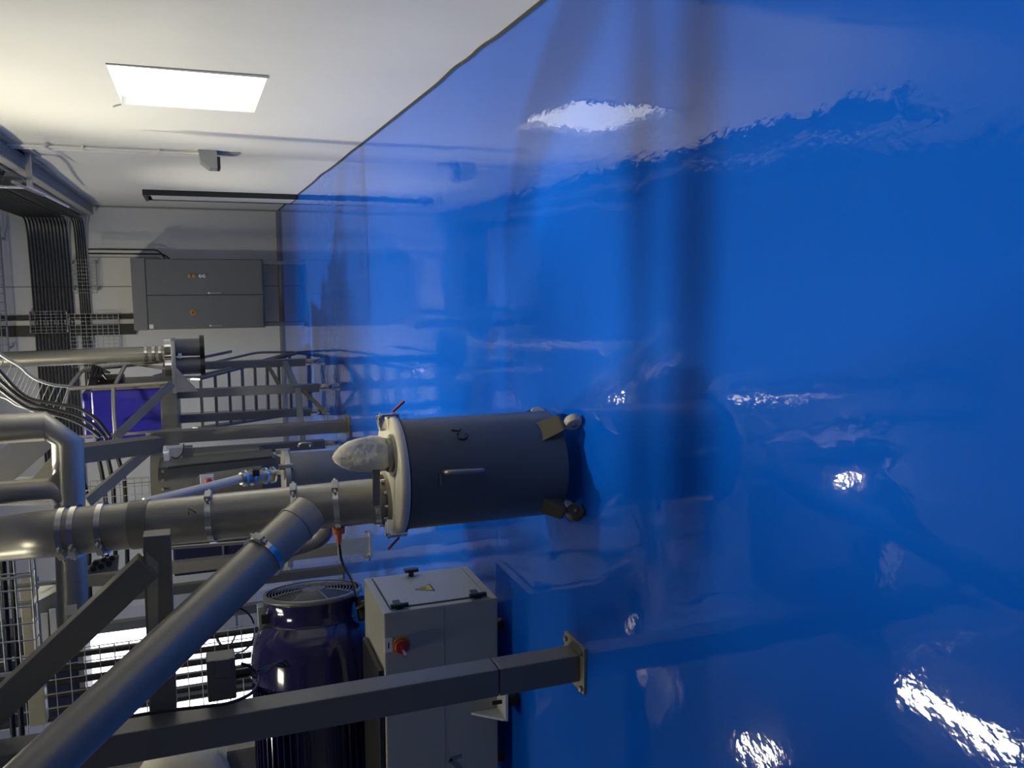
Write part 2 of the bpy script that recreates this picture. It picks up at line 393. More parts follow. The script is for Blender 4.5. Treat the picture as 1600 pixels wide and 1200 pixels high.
# ------------------------------------------------------------------ electrical cabinet on the back wall
cx0, cx1, cy0, cy1, cz0, cz1 = -.865, .318, 15.43, 15.95, .345, 2.45
t = thing('electrical_cabinet', 'large grey two-door electrical cabinet on the white back wall', 'cabinet', (-.27, 15.7, cz0))
MB().box((cx0, cy0, cz0), (cx1, cy1, cz1), .008).build('cabinet_body', 'cab', t)
MB().box((cx0-.005, cy0-.04, 2.235), (cx1+.005, cy0-.002, cz1), .006).build('top_fascia', 'cabtop', t)
xm = -.29
for lo, hi, hx in ((xm+.005, cx1-.012, xm+.03), (cx0+.012, xm-.005, cx0+.05)):
    d = MB().box((lo, cy0-.03, cz0+.025), (hi, cy0-.003, 2.225), .006).build('door', 'cab', t)
    h = MB().box((hx-.012, cy0-.05, 1.235), (hx+.016, cy0-.031, 1.27), .003); h.build('handle', 'white', d)
    MB().box((hx-.01, cy0-.045, 1.06), (hx+.012, cy0-.031, 1.23), .003).build('latch_plate', 'grey', d)
    if lo > xm:
        for z, mm in ((1.545, 'amber'), (1.475, 'amber'), (1.375, 'white'), (1.315, 'white')):
            q = MB().lathe([(.03,0),(.03,.02),(.018,.035),(0,.035)], (.03, cy0-.031, z), (0,-1,0), 14, sharp=(1,)).build('indicator_lamp', mm, d)
            MB().box((.024, cy0-.07, z-.01), (.036, cy0-.066, z+.01)).build('indicator_mark', 'ink', q)
    else:
        MB().lathe([(.045,0),(.045,.01),(0,.01)], (-.585, cy0-.031, 1.52), (0,-1,0), 20, sharp=(1,)).build('switch_plate', 'amber', d)
        MB().lathe([(.022,0),(.022,.035),(0,.035)], (-.585, cy0-.042, 1.525), (0,-1,0), 14, sharp=(1,)).build('switch_knob', 'red', d)
        MB().box((-.845, cy0-.034, 2.15), (-.775, cy0-.03, 2.215)).build('data_plate', 'white', d)
for x in (cx0+.05, cx1-.06):
    for y in (cy0+.05, cy1-.07):
        MB().box((x-.03, y-.03, 0), (x+.03, y+.03, cz0), .003).build('leg', 'stand', t)
for k, (x, z) in enumerate(((1.55, 2.77), (1.62, 2.70))):
    off = k*.07
    pts = [(.9-.0*k, BY-.08, 3.12), (.9, BY-.08, 3.02)]
    pts = [(.40+off, 15.72, 3.1), (.40+off, 15.72, 1.95+off), (.315, 15.72, 1.85+off)]
    single(MB().tube(fillet(pts, .18), .013, 8), 'supply_cable', 'black', ('black supply cable beside the cabinet, nearer of the pair', 'black supply cable beside the cabinet, outer of the pair')[k], 'cable', 'supply cables of the cabinet')
single(MB().tube(fillet([(.345, 15.85, 3.1), (.345, 15.85, 2.05), (.31, 15.85, 1.98)], .05), .008, 6), 'supply_cable', 'grey', 'thin grey cable dropping to the top corner of the cabinet', 'cable')
# dark trunking above the cabinet
t = thing('wall_trunking', 'pair of dark vertical trunking strips above the grey cabinet', 'trunking', (-.8, BY, 2.4))
MB().box((-.70, BY-.04, 2.46), (-.62, BY, CZ-.05)).build('trunking_strip', 'black', t)
MB().box((-.97, BY-.05, 2.46), (-.79, BY, CZ-.05)).build('trunking_strip', 'black', t)
MB().box((-.785, BY-.03, 2.46), (-.705, BY, CZ-.05)).build('trunking_cover', 'galv', t)

# wire mesh trays ------------------------------------------------
def mesh_tray(name, label, o, u, v, nu, nv, r=.006, m='galv', hang='wall'):
    o, u, v = V(o), V(u), V(v); n = u.cross(v).normalized()*.07
    t = thing(name, label, 'cable tray', o)
    g = MB()
    for i in range(nu+1):
        a = o+u*(i/nu); g.tube([a+n, a, a+v, a+v+n], r*.8, 5)
    g.build('cross_wires', m, t)
    g = MB()
    for j in range(nv+1): g.tube([o+v*(j/nv), o+u+v*(j/nv)], r*.8, 5)
    for b in (o+n, o+v+n): g.tube([b, b+u], r*1.2, 5)
    g.build('long_wires', m, t)
    if hang == 'ceiling':
        h = MB()
        for q in (.15, .85):
            p = (o+u*q if abs(u.z) < .5 else o+u+v*q); h.tube([p, V((p.x, p.y, CZ))], .008, 6)
        h.build('hanger_rod', m, t)
    else:
        h = MB()
        for q in (.1, .9):
            p = o+u*q; h.box((p.x-.015, p.y, p.z-.01), (p.x+.015, BY-.004, p.z+.01)); p = p+v; h.box((p.x-.015, p.y, p.z-.01), (p.x+.015, BY-.004, p.z+.01))
        h.build('wall_bracket', m, t)
    return t
mesh_tray('wire_mesh_tray', 'pale wire mesh tray crossing the back wall below the black cables', (-.60, BY-.12, 2.72), (-.9, 0, 0), (0, 0, .75), 14, 9, .006, 'lgrey')
mesh_tray('wire_mesh_tray', 'wire mesh tray on edge high on the back wall', (.85, BY-.4, 4.35), (-2.2, 0, 0), (0, 0, .22), 16, 3, .009)
mesh_tray('wire_mesh_tray', 'small wire mesh cage where the black cables turn down', (-.55, BY-.16, 3.50), (-.36, 0, 0), (0, 0, .55), 7, 7, .006)
mesh_tray('wire_mesh_tray', 'small wire mesh ladder over the thin cable bundle', (.30, BY-.14, 3.02), (-.55, 0, 0), (0, 0, .36), 9, 5, .006)
# tray of vertical cables before the bright window
YT = 8.0
p00, p01 = at(400, 978, YT), at(400, 1100, YT)
xs0, xs1 = p00.x, p01.x
mesh_tray('wire_mesh_tray', 'upright wire mesh tray with black cables behind the motor', (xs0+.02, YT, 1.1), (0, 0, 3.6), (xs1-xs0, 0, 0), 30, 6, .006, 'galv', 'ceiling')
for k, yy in enumerate((993, 1013, 1031, 1049, 1070, 1084)):
    x = at(340, yy, YT+.06).x
    single(MB().tube([(x, YT+.06, CZ), (x+.01, YT+.06, 2.6), (x, YT+.06, .95)], .03 if k != 5 else .02, 8), 'power_cable', 'black',
           'black vertical cable in the upright mesh tray behind the motor', 'cable', 'black cables in the upright mesh tray')
YT2 = 4.6
a, b = at(46, 868, YT2), at(50, 1048, YT2)
mesh_tray('wire_mesh_tray', 'wire mesh tray hanging beyond the upper pipe elbow', (a.x, YT2, a.z), (b.x-a.x-.1, 0, 0), (0, .05, .5), 8, 7, .0055, 'galv', 'ceiling')
for k, yy in enumerate((11, 25)):
    c = at(yy, 950, YT2+.12)
    single(MB().tube([(a.x+.05, YT2+.12, c.z), (b.x-.6, YT2+.12, c.z+.02)], .014, 8), 'power_cable', 'black', 'black cable lying in the mesh tray beyond the pipe elbow', 'cable', 'black cables in the tray beyond the elbow')
# curved tray with three cables, top of the stand
YC = 7.6
inner = [at(x, y, YC) for x, y in ((-40, 520), (0, 553), (31, 572), (45, 585), (60, 594), (82, 601), (108, 604))]
outer = [at(x, y, YC) for x, y in ((-60, 590), (-25, 612), (8, 622), (24, 632), (40, 638), (62, 646), (90, 650))]
inner, outer = spline(inner, 5), spline(outer, 5)
t = thing('wire_mesh_tray', 'curved wire mesh tray sweeping down beside the tall thin pipe', 'cable tray', inner[8])
MB().tube(inner, .013, 7).build('tray_rail', 'grey', t); MB().tube(outer, .008, 7).build('tray_rail', 'galv', t)
g = MB()
for k in range(2, len(inner), 2): g.tube([inner[k], outer[min(k, len(outer)-1)]], .004, 5)
g.build('cross_wires', 'grey', t)
for k, px in enumerate((((-30, 545), (0, 581), (40, 620), (85, 631), (120, 637), (150, 655), (172, 682)),
                        ((-30, 565), (0, 595), (40, 627), (85, 640), (120, 649), (145, 663), (164, 683)),
                        ((-30, 580), (0, 608), (40, 636), (70, 643), (110, 655), (138, 669), (156, 683)))):
    single(MB().tube(spline([at(x, y, YC-.05) for x, y in px], 6), .016, 8), 'power_cable', 'black', 'black cable sagging from the curved mesh tray past the blue box', 'cable', 'black cables on the curved mesh tray')

# ------------------------------------------------------------------ wheeled stand with the blue machine
def caster(c, parent, r=.06, th=.03, wm='caster', d=(1,0)):
    c = V(c); dx, dy = d; L = math.hypot(dx, dy); dx, dy = dx/L, dy/L
    fk = MB()
    for s in (-1, 1):
        o = V((-dy, dx, 0))*s*(th/2+.008)
        fk.hexa([V((c.x-dx*.02, c.y-dy*.02, r*.8))+o*.9, V((c.x+dx*.02, c.y+dy*.02, r*.8))+o*.9, V((c.x+dx*.02, c.y+dy*.02, r*.8))+o*1.15, V((c.x-dx*.02, c.y-dy*.02, r*.8))+o*1.15,
                 V((c.x-dx*.045, c.y-dy*.045, r*2.15))+o*.9, V((c.x+dx*.03, c.y+dy*.03, r*2.15))+o*.9, V((c.x+dx*.03, c.y+dy*.03, r*2.15))+o*1.15, V((c.x-dx*.045, c.y-dy*.045, r*2.15))+o*1.15])
    fk.box((c.x-.045, c.y-.045, r*2.15), (c.x+.045, c.y+.045, r*2.15+.012), .003)
    f = fk.build('caster_fork', 'galv', parent)
    ax = V((-dy, dx, 0))
    MB().lathe([(.3*r,-th/2),(.92*r,-th/2),(r,-th*.3),(r,th*.3),(.92*r,th/2),(.3*r,th/2),(.0,th*.55)], V((c.x, c.y, r)), ax, 24, sharp=(1,4)).build('wheel', wm, f)
t = thing('wheeled_stand', 'tall grey steel stand on casters carrying the blue machine', 'stand', (-1.5, 10.8, 0))
legs = [(-1.13, 11.64), (-1.32, 10.35), (-1.94, 9.96), (-1.75, 11.25)]
for x, y in legs:
    MB().bar((x, y, .13), (x, y, 1.74), .1, .1, bev=.006).build('leg', 'stand', t)
    caster((x, y, 0), t, .06, .045, 'caster', (.6, -1))
dk = MB(); dk.hexa([(-1.2,10.2,1.72),(-1.86,10.05,1.72),(-1.95,11.7,1.72),(-1.05,11.75,1.72),(-1.2,10.2,1.9),(-1.86,10.05,1.9),(-1.95,11.7,1.9),(-1.05,11.75,1.9)], .01)
dk.build('deck', 'frame', t)
MB().bar((-1.94, 9.98, .38), (-1.32, 10.33, .38), .07).build('cross_bar', 'stand', t)
MB().bar((-1.32, 10.3, .40), (-1.13, 11.6, .40), .07).build('cross_bar', 'stand', t)
for s, e in (((-1.335, 10.31, .33), (-1.6, 10.1, .08)), ((-1.35, 10.36, .55), (-1.15, 11.5, .62))):
    MB().bar(s, e, .05, .012).build('strap', 'brass', t)
t = thing('blue_machine', 'deep blue machine casing on the wheeled stand among handrails', 'machine', (-1.5, 10.6, 1.9))
bl = MB().box((-1.83, 10.45, 1.905), (-1.255, 11.2, 2.63), .02); bl.build('casing', 'blue', t)
MB().box((-1.80, 10.47, 2.63), (-1.28, 11.18, 2.72), .02).build('casing_top', 'blue', t)
MB().box((-1.25, 10.4, 1.9), (-1.2, 11.25, 2.6), .006).build('side_rail', 'frame', t)
MB().box((-1.3, 10.6, 2.3), (-1.12, 10.9, 2.62), .02).build('cable_gland', 'black', t)

YH = 10.2
def HR(*pp): return fillet([at(x, y, Y) for x, y, Y in pp], .08)
t = thing('handrail', 'bent tubular steel handrail around the blue machine', 'handrail', at(110, 607, YH))
MB().tube(HR((262, 563, 10.9), (190, 572, 10.8), (130, 577, 10.6), (108, 604, 10.3), (100, 640, 10.2)), .022, 10).build('rail', 'steel', t)
MB().tube(HR((108, 607, YH), (180, 603, YH), (268, 598, YH)), .022, 10).build('rail', 'steel', t)
MB().tube(HR((195, 572, YH+.3), (177, 607, YH), (178, 640, YH-.1), (181, 681, YH-.2)), .022, 10).build('post', 'steel', t)
MB().tube(HR((118, 683, YH-.3), (200, 678, YH-.3), (282, 671, YH-.3)), .016, 10).build('rail', 'steel', t)
MB().tube(HR((205, 568, 10.8), (268, 577, 10.5)), .018, 10).build('rail', 'steel', t)
single(MB().bar(at(268, 600, 9.9), at(180, 684, 9.3), .085, .05), 'diagonal_brace', 'frame', 'slim diagonal steel brace rising across the blue machine', 'brace')
# bundle of loose black hoses at the machine top
t = thing('hose_bundle', 'tangled bundle of black hoses above the blue machine', 'hose', at(145, 590, 10.5))
for k in range(7):
    MB().tube(spline([at(138+2*k, 603, 10.5), at(142+2*k, 588+k%3, 10.45), at(150+random.randint(-4, 10), 574+random.randint(-2, 4), 10.5), at(165+random.randint(-10, 12), 590+random.randint(-8, 6), 10.5)], 5), .014, 6).build('hose', 'black', t)

# ------------------------------------------------------------------ tall thin pipe and its outlet head
pt = at(262, 552, 10.6); ptop = at(0, 565, 10.6)
t = thing('vertical_pipe', 'tall bright stainless pipe dropping right of the blue machine', 'pipe', pt)
MB().tube([V((ptop.x, ptop.y, CZ)), pt], .088, 24).build('pipe', 'steel', t)
for k, x in enumerate((228, 240, 250)):
    c = at(x, 553, 10.6); MB().band(c, (0,0,1), .088, .03, .012).build('pipe_clamp', 'chrome', t)
t = thing('outlet_head', 'grey steel outlet head with flange plates below the tall pipe', 'machine', at(270, 570, 10.6))
a = at(272, 531, 10.4); b = at(272, 611, 10.4)
MB().box((a.x, 10.15, 1.72), (b.x, 10.75, 1.765), .006).build('flange_plate', 'galv', t)
MB().prism([(b.x+.02, 10.12, 1.72), (b.x+.02, 10.12, 1.50), (b.x+.12, 10.12, 1.58), (b.x+.3, 10.12, 1.72)], (0, .05, 0)).build('gusset', 'galv', t)
for xx in (540, 569):
    c = at(288, xx, 10.45)
    MB().lathe([(.10,.0),(.10,.26)], (c.x-.02, 10.45, 1.46), (0,0,1), 26).build('outlet_cylinder', 'cab', t)
    MB().lathe([(0,0),(.135,0),(.135,.05),(.1,.05)], (c.x-.02, 10.45, 1.41), (0,0,1), 26, sharp=(1,2)).build('outlet_flange', 'blackp', t)
    MB().lathe([(0,0),(.11,0),(.11,.07)], (c.x-.02, 10.45, 1.77), (0,0,1), 26, sharp=(1,)).build('inlet_collar', 'chrome', t)
q = at(281, 556, 10.34); MB().box((q.x-.03, 10.33, q.z-.02), (q.x+.03, 10.345, q.z+.02), .006).build('buckle', 'white', t)
single(MB().bar(at(318, 585, 11.4), at(362, 575, 11.4), .03, .03).bar(at(300, 562, 11.2), at(362, 549, 11.5), .035, .02), 'tool_arm', 'stand', 'thin grey arm sticking out under the outlet head', 'arm')

# ------------------------------------------------------------------ steep ladder behind the stand
t = thing('step_ladder', 'dark grey steel step ladder leaning behind the wheeled stand', 'ladder', (-1.7, 13.6, 0))
def lad(s, f):                                    # s: 0 right, 1 left ; f 0 foot .. 1 head
    y = 13.7-1.75*f; z = 1.50*f
    return V(((-1.17-.16*f) if s == 0 else (-2.14+.14*f), y, z))
for s in (0, 1): MB().bar(lad(s, 0), lad(s, 1.02), .16, .03, ref=(1,0,0), bev=.003).build('stringer', 'stand', t)
for k in range(8):
    f = .10+k*.125; a, b = lad(0, f), lad(1, f)
    MB().box((a.x-.01, a.y-.11, a.z-.02), (b.x+.01, a.y+.11, a.z+.02), .003).build('tread', 'stand', t)
MB().tube(fillet([lad(0,.05)+V((.02,0,.0)), lad(0,.05)+V((.04,-.1,.55)), lad(0,1)+V((.04,0,.6)), lad(0,1)+V((.02,0,0))], .15), .018, 8).build('handrail', 'stand', t)

# ------------------------------------------------------------------ main gantry post with braces
t = thing('gantry_frame', 'thick grey square steel gantry post with splayed braces', 'frame', (-1.577, 9.02, 0))
MB().bar((-1.577, 9.02, .015), (-1.577, 9.02, 2.0), .125, .125, bev=.006).build('post', 'frame', t)
MB().box((-1.69, 8.90, 0), (-1.46, 9.14, .018), .003).build('base_plate', 'frame', t)
e0, e1 = at(246, 693, 8.95), at(108, 711, 8.1)
MB().bar(e0, e1, .15, .15, bev=.006).build('beam', 'frame', t)
MB().bar(at(238, 698, 8.95), at(132, 788, 7.8), .085, .085).build('brace', 'frame', t)
MB().bar(at(-20, 752, 8.6), at(80, 668, 9.0), .28, .12).build('brace', 'frame', t)
MB().bar(at(55, 757, 8.5), at(116, 690, 8.7), .12, .1).build('brace', 'frame', t)
# grey deck sheets far up to the left
single(MB().hexa([at(-20, 745, 9.2), at(60, 745, 9.2), at(60, 745, 10.2), at(-20, 745, 10.2), at(-20, 790, 9.2), at(80, 790, 9.2), at(80, 790, 10.2), at(-20, 790, 10.2)]), 'deck_sheet', 'stand', 'grey platform sheet above the pipe elbow', 'platform')

# junction boxes on the gantry post
t = thing('junction_box', 'cluster of grey control boxes on the gantry post', 'box', at(270, 712, 8.7))
a = at(285, 697, 8.75); b = at(261, 728, 8.75)
MB().box((a.x, 8.70, a.z), (b.x, 8.82, b.z), .005).build('box_body', 'lgrey', t)
a = at(301, 697, 8.75); b = at(287, 722, 8.75)
MB().box((a.x, 8.68, a.z), (b.x, 8.82, b.z), .005).build('box_body', 'stand', t)
a = at(264, 705, 8.6); b = at(256, 721, 8.6)
MB().box((a.x, 8.6, a.z), (b.x, 8.7, b.z), .004).build('switch_box', 'white', t)
c = at(303, 721, 8.68); MB().ball(c, .022, 10).build('indicator_lamp', 'amber', t)
MB().tube(spline([at(268, 714, 8.62), at(276, 716, 8.58), at(285, 708, 8.6), at(287, 694, 8.7)], 6), .006, 6).build('cable', 'black', t)

# dark rail and sloping hopper behind the main pipe
hp = [at(x, y, 8.3) for x, y in ((247, 731), (300, 727), (430, 715), (430, 724), (312, 741), (288, 770), (247, 775))]
t = thing('metal_hopper', 'grey sheet metal hopper with sloping side behind the main pipe', 'hopper', hp[0])
MB().prism(hp, (0, .45, 0)).build('hopper_body', 'tank', t)
MB().tube([at(262, 731, 8.25), at(300, 726, 8.25), at(425, 714, 8.25)], .012, 8).build('edge_seal', 'black', t)
g = MB()
for y in (737, 751, 765): g.box(tuple(at(254, y, 8.28)-V((.012,0,.01))), tuple(at(254, y, 8.28)+V((.012,.03,.01))))
g.build('bolts', 'galv', t)
t = thing('emergency_stop', 'small grey switch box with red button behind the main pipe', 'switch', at(322, 750, 7.6))
a, b = at(334, 742, 7.6), at(313, 759, 7.6)
MB().box((a.x, 7.55, a.z), (b.x, 7.65, b.z), .006).build('box_body', 'lgrey', t)
MB().bar((c0 := (a+b)/2)+V((0,.04,0)), (c0.x, 8.32, c0.z), .04).build('support_arm', 'frame', t)
c = at(326, 752, 7.54); MB().lathe([(.03,0),(.03,.03),(.02,.04),(0,.04)], c, (0,-1,0), 16, sharp=(1,)).build('button', 'red', t)

# small inclined pipe with valve going into the rear tank
t = thing('inclined_pipe', 'slim pale inclined pipe ending in a valve at the rear tank', 'pipe', at(376, 748, 6.6))
MB().tube([at(225, 785, 6.3), at(280, 772, 6.4), at(376, 748, 6.6)], .034, 14).build('pipe', 'lgrey', t)
MB().tube([at(376, 748, 6.6), at(428, 742, 6.7)], .048, 18).build('valve_body', 'steel_d', t)
for x in (382, 394, 414, 426): MB().band(at(x, 748-(x-376)*.12, 6.6+.1*(x-376)/52), at(428, 742, 6.7)-at(376, 748, 6.6), .048, .016, .016).build('pipe_clamp', 'chrome', t)
c = at(401, 738, 6.6); MB().box(tuple(c-V((.025,.03,.02))), tuple(c+V((.025,.03,.03))), .004).build('valve_actuator', 'blackp', t)

# ------------------------------------------------------------------ rear tank
tx, ty, tr = -1.58, 6.75, .205
t = thing('rear_tank', 'dark grey cylindrical tank standing behind the cloth covered tank', 'tank', (tx, ty, 0))
MB().lathe([(0,.06),(tr*.97,.06),(tr,.075),(tr,.86),(0,.86)], (tx, ty, 0), (0,0,1), 44, sharp=(1,3)).build('tank_body', 'tank', t)
MB().lathe([(0,.86),(tr+.03,.86),(tr+.03,.90),(0,.90)], (tx, ty, 0), (0,0,1), 44, sharp=(1,2)).build('lid', 'steel_d', t)
a, b = at(468, 703, 6.55), at(486, 703, 6.55)
MB().tube(fillet([a+V((.02,.05,0)), a+V((.06,-.04,0)), b+V((.06,-.04,0)), b+V((.02,.05,0))], .03), .009, 8).build('handle', 'steel_d', t)
for ang in (.2, 1.5, 2.9, 4.2, 5.4):
    c = V((tx+math.cos(ang)*(tr+.02), ty+math.sin(ang)*(tr+.02), .90)); MB().box(tuple(c-V((.02,.02,.06))), tuple(c+V((.02,.02,.05))), .005).build('lid_clamp', 'chrome', t)
for ang in (.5, 2.1, 3.7, 5.3): caster((tx+math.cos(ang)*.15, ty+math.sin(ang)*.15, 0), t, .025, .02, 'blackp')

# ------------------------------------------------------------------ pipe support frame in the foreground
t = thing('pipe_support_frame', 'square grey steel support frame in front of the white machine box', 'frame', (-1.675, 3.2, 0))
PX, PY = -1.672, 3.205
po = MB().bar((PX, PY, .014), (PX, PY, .378), .118, .118, bev=.006); po.build('post', 'frame', t)
MB().bar((PX, PY, .382), (PX, PY, 3.1), .118, .118, bev=.006).build('post', 'frame', t)
bp = MB().box((PX-.10, PY-.10, 0), (PX+.105, PY+.105, .014), .003).build('base_plate', 'plate', t)
for sx in (-1, 1):
    for sy in (-1, 1): MB().lathe([(.014,0),(.014,.012),(0,.016)], (PX+sx*.08, PY+sy*.08, .014), (0,0,1), 6, sharp=(0,1)).build('bolt', 'steel_d', bp)
HY = 3.30
hb0, hb1 = at(245, 832, HY), at(245, 1110, HY)
MB().bar(hb0, (PX+.055, HY, hb0.z+.01), .095, .085, bev=.005).build('beam', 'frame', t)
br0, br1 = at(232, 882, HY-.02), at(-22, 1122, HY-.02)
MB().bar(br0, br1, .10, .085, bev=.005).build('brace', 'frame', t)
MB().prism([at(228, 862, HY-.045), at(247, 880, HY-.045), at(247, 985, HY-.045), at(232, 992, HY-.045)], (0, .085, 0)).build('gusset_plate', 'steel', t)
# grey sensor box on the side of the post
t = thing('sensor_box', 'blank grey junction box fixed against the support post', 'box', at(350, 1060, 3.32))
a, b = at(322, 1030, 3.34), at(374, 1100, 3.34)
MB().box((a.x+.02, 3.27, a.z), (PX+.061, 3.36, b.z+.01), .006).build('box_body', 'frame', t)
MB().box((a.x+.021, 3.262, b.z+.03), (a.x-.05, 3.27, a.z-.03), .003).build('box_lid', 'frame', t)
c = at(379, 1040, 3.32); MB().lathe([(.02,0),(.02,.05),(.012,.06)], (c.x-.03, 3.32, b.z+.012), (0,0,-1), 14, sharp=(1,)).build('cable_gland', 'blackp', t)
single(MB().tube(spline([at(377, 1037, 3.32), at(392, 1042, 3.3), at(404, 1060, 3.25), at(394, 1082, 3.15), at(360, 1098, 3.11), at(320, 1104, 3.11), at(250, 1112, 3.11), at(180, 1124, 3.11), at(100, 1140, 3.11)], 6), .0065, 7),
       'sensor_cable', 'black', 'black cable looping from the grey junction box up the post', 'cable')
for k in range(3):
    single(MB().tube(spline([at(380+3*k, 1042+2*k, 3.4), at(402, 1048+5*k, 3.6), at(424+8*k, 1040-4*k, 3.9), at(445+4*k, 1042, 4.2)], 6), .005, 6), 'sensor_cable', 'black',
           'thin black lead from the junction box towards the purple motor', 'cable', 'thin leads to the motor')

# ------------------------------------------------------------------ pipes
def clamp(parent, c, axis, R, bolt):                 # ring clamp with its bolt
    k = MB().band(c, axis, R, .022, .010).build('pipe_clamp', 'chrome', parent)
    a = V(axis).normalized(); d = V(bolt); d = (d-a*d.dot(a)).normalized(); q = V(c)+d*(R+.014)
    s = a.cross(d)
    m = MB(); m.bar(q-s*.022, q+s*.022, .026, .022, ref=d, bev=.003); m.tube([q-s*.04, q+s*.04], .006, 8); m.build('clamp_bolt', 'galv', k)
# main pipe
m0 = V((-.915, 3.40, .80)); m1 = V((-.985, 3.62, 1.995))
ax = (m1-m0).normalized()
def mp(t_): return m0+(m1-m0)*t_
t = thing('main_pipe', 'wide stainless pipe rising from the tank lid past the frame', 'pipe', m0)
MB().tube([mp(0), mp(.33), mp(.34), mp(1.0)], .0925, 32).build('pipe', 'steel', t)
m2 = at(0, 842, 3.9)
MB().tube(fillet([mp(.985), mp(1.07), m2, m2+(m2-mp(1.07))*.6], .1), .0925, 32).build('elbow', 'steel', t)
for tt, bd in ((.02, (.2,-1,0)), (.155, (1,-.6,0)), (.29, (1,-.5,0)), (.56, (1,-.4,0)), (.895, (-.7,-1,0)), (.975, (-.8,-1,.2)), (1.01, (-.8,-1,.2))):
    clamp(t, mp(tt), ax, .0925, bd)
MB().band(mp(.78), ax, .0925, .07, .004).build('support_strap', 'frame', t)
c = at(305, 799, 3.4)
u_ = V((1,0,0)); 
d_ = (V((c.x, mp(.6).y, c.z))-mp(.6)); 
q = at(300, 799, mp(.63).y-.0935)
MB().tube([q+V((-.012,0,.012)), q+V((.012,0,.012)), q+V((-.006,0,-.016))], .0022, 5).build('ink_mark', 'ink', t)
# branch
b0 = V((-.93, 3.36, 1.11)); b1 = at(75, 1190, 2.72)
t = thing('branch_pipe', 'stainless branch pipe slanting down into the main pipe', 'pipe', b0)
bd = b1-b0
MB().tube([b0, b0+bd*1.5], .079, 32).build('pipe', 'steel', t)
def near(x, y):
    best = min((i/400 for i in range(400)), key=lambda s: abs(onp(b0+bd*s)[0]-x)); return b0+bd*best
def onp(p):
    c = ROT.transposed() @ (V(p)-CAM); return (800+F*c.x/-c.z, 600-F*c.y/-c.z)
clamp(t, near(412, 845), bd, .079, (1, -.8, .6))
g = near(470, 800)
MB().band(near(462, 800), bd, .079, .012, .003).build('weld_seam', 'steel_d', t)
# two upper elbows and the cross pipe behind them
YE = 5.6
def E_(x, y, Y=YE): return at(x, y, Y)
t = thing('cross_pipe', 'shiny stainless pipe with mitred elbow crossing behind the main pipe', 'pipe', E_(100, 665))
MB().tube([V((E_(0, 668).x, YE, CZ)), E_(72, 666), E_(106, 690), E_(114, 960), E_(115, 992)], .087, 30).build('pipe', 'steel', t)
MB().band(E_(72, 667), (0,0,1), .087, .006, .002).build('weld_seam', 'steel_d', t)
MB().band(E_(113, 902), (1,0,0), .087, .006, .002).build('weld_seam', 'steel_d', t)
q = E_(112, 945)+V((0,-.089,-.01)); MB().box(tuple(q-V((.03,.001,.03))), tuple(q+V((.03,.004,.03)))).build('paper_label', 'cream', t)
t = thing('feed_pipe', 'smaller stainless pipe elbow joining the cross pipe from above', 'pipe', E_(95, 765))
MB().tube([V((E_(0, 763).x, YE-.02, CZ)), E_(82, 764, YE-.02), E_(108, 782, YE-.01)], .068, 26).build('pipe', 'steel', t)
single(MB().tube([V((E_(-20, 777, 5.9).x, 5.9, CZ)), E_(-20, 777, 5.9), E_(90, 774, 5.9)], .014, 8), 'thin_tube', 'steel', 'thin bright steel tube under the smaller feed elbow', 'tube')
# small parallel conduits between the pipe and the motor
for k, (y0, y1, m_) in enumerate(((848, 836, 'steel'), (856, 846, 'steel_d'))):
    single(MB().tube([at(255, y0, 7.5), at(392, y1, 7.5), at(440, y1-4, 7.5)], .028-.006*k, 10), 'rear_conduit', m_, ('pale vertical conduit beyond the branch pipe, upper of the pair', 'dull vertical conduit beyond the branch pipe, lower of the pair')[k], 'conduit', 'conduits beyond the branch pipe')
# dark curved hose behind the branch
single(MB().tube(spline([at(x, y, 5.2) for x, y in ((511, 795), (512, 815), (508, 832), (494, 845), (464, 855), (430, 863), (395, 872))], 7), .05, 18), 'elbow_pipe', 'steel_d', 'dark curved elbow pipe below the branch joint', 'pipe')

# orange plug with its cable
t = thing('orange_plug', 'orange inline plug with black cable hanging left of the main pipe', 'plug', at(527, 815, 3.42))
def pl(x): return at(x, 0, 1) 
A, B_, C_ = at(528, 802, 3.42), at(529, 832, 3.42), at(529, 852, 3.42)
dx = (B_-A).normalized()
MB().lathe([(.0,0),(.027,0),(.028,.045),(.025,.05)], A+dx*-.012, dx, 18, sharp=(1,)).build('socket', 'orange', t)
MB().lathe([(.026,0),(.030,.004),(.030,.012),(.022,.014)], A+dx*.042, dx, 18).build('locking_ring', 'blackp', t)
MB().lathe([(.024,0),(.026,.005),(.025,.028),(.013,.034),(.013,.048),(.008,.075)], A+dx*.055, dx, 18).build('plug_body', 'orange', t)
MB().tube(spline([A+dx*.128, at(535, 880, 3.5), at(548, 903, 3.9), at(554, 922, 4.5), at(556, 934, 4.8)], 8), .006, 7).build('cable', 'black', t)

# ------------------------------------------------------------------ front tank
TX, TY, TR, TZ = -.803, 3.36, .226, .748
t = thing('front_tank', 'dark grey cylindrical steel tank on casters beside the white box', 'tank', (TX, TY, 0))
body = MB().lathe([(0,.075),(TR*.985,.075),(TR,.082),(TR,TZ-.012),(TR+.012,TZ-.012),(TR+.012,TZ)], (TX, TY, 0), (0,0,1), 64, sharp=(1,3,4)).build('tank_body', 'tank', t)
MB().lathe([(TR-.004,TZ-.004),(TR+.014,TZ-.004),(TR+.014,TZ+.002),(0,TZ+.002)], (TX, TY, 0), (0,0,1), 64, sharp=(1,2)).build('gasket', 'black', t)
lid = MB().lathe([(TR+.016,TZ+.002),(TR+.02,TZ+.006),(TR+.02,TZ+.03),(TR+.012,TZ+.036),(.0,TZ+.042)], (TX, TY, 0), (0,0,1), 64, sharp=(3,)).build('lid', 'cream', t)
def on_tank(ang, z, r=TR): return V((TX+r*math.cos(ang), TY+r*math.sin(ang), z))
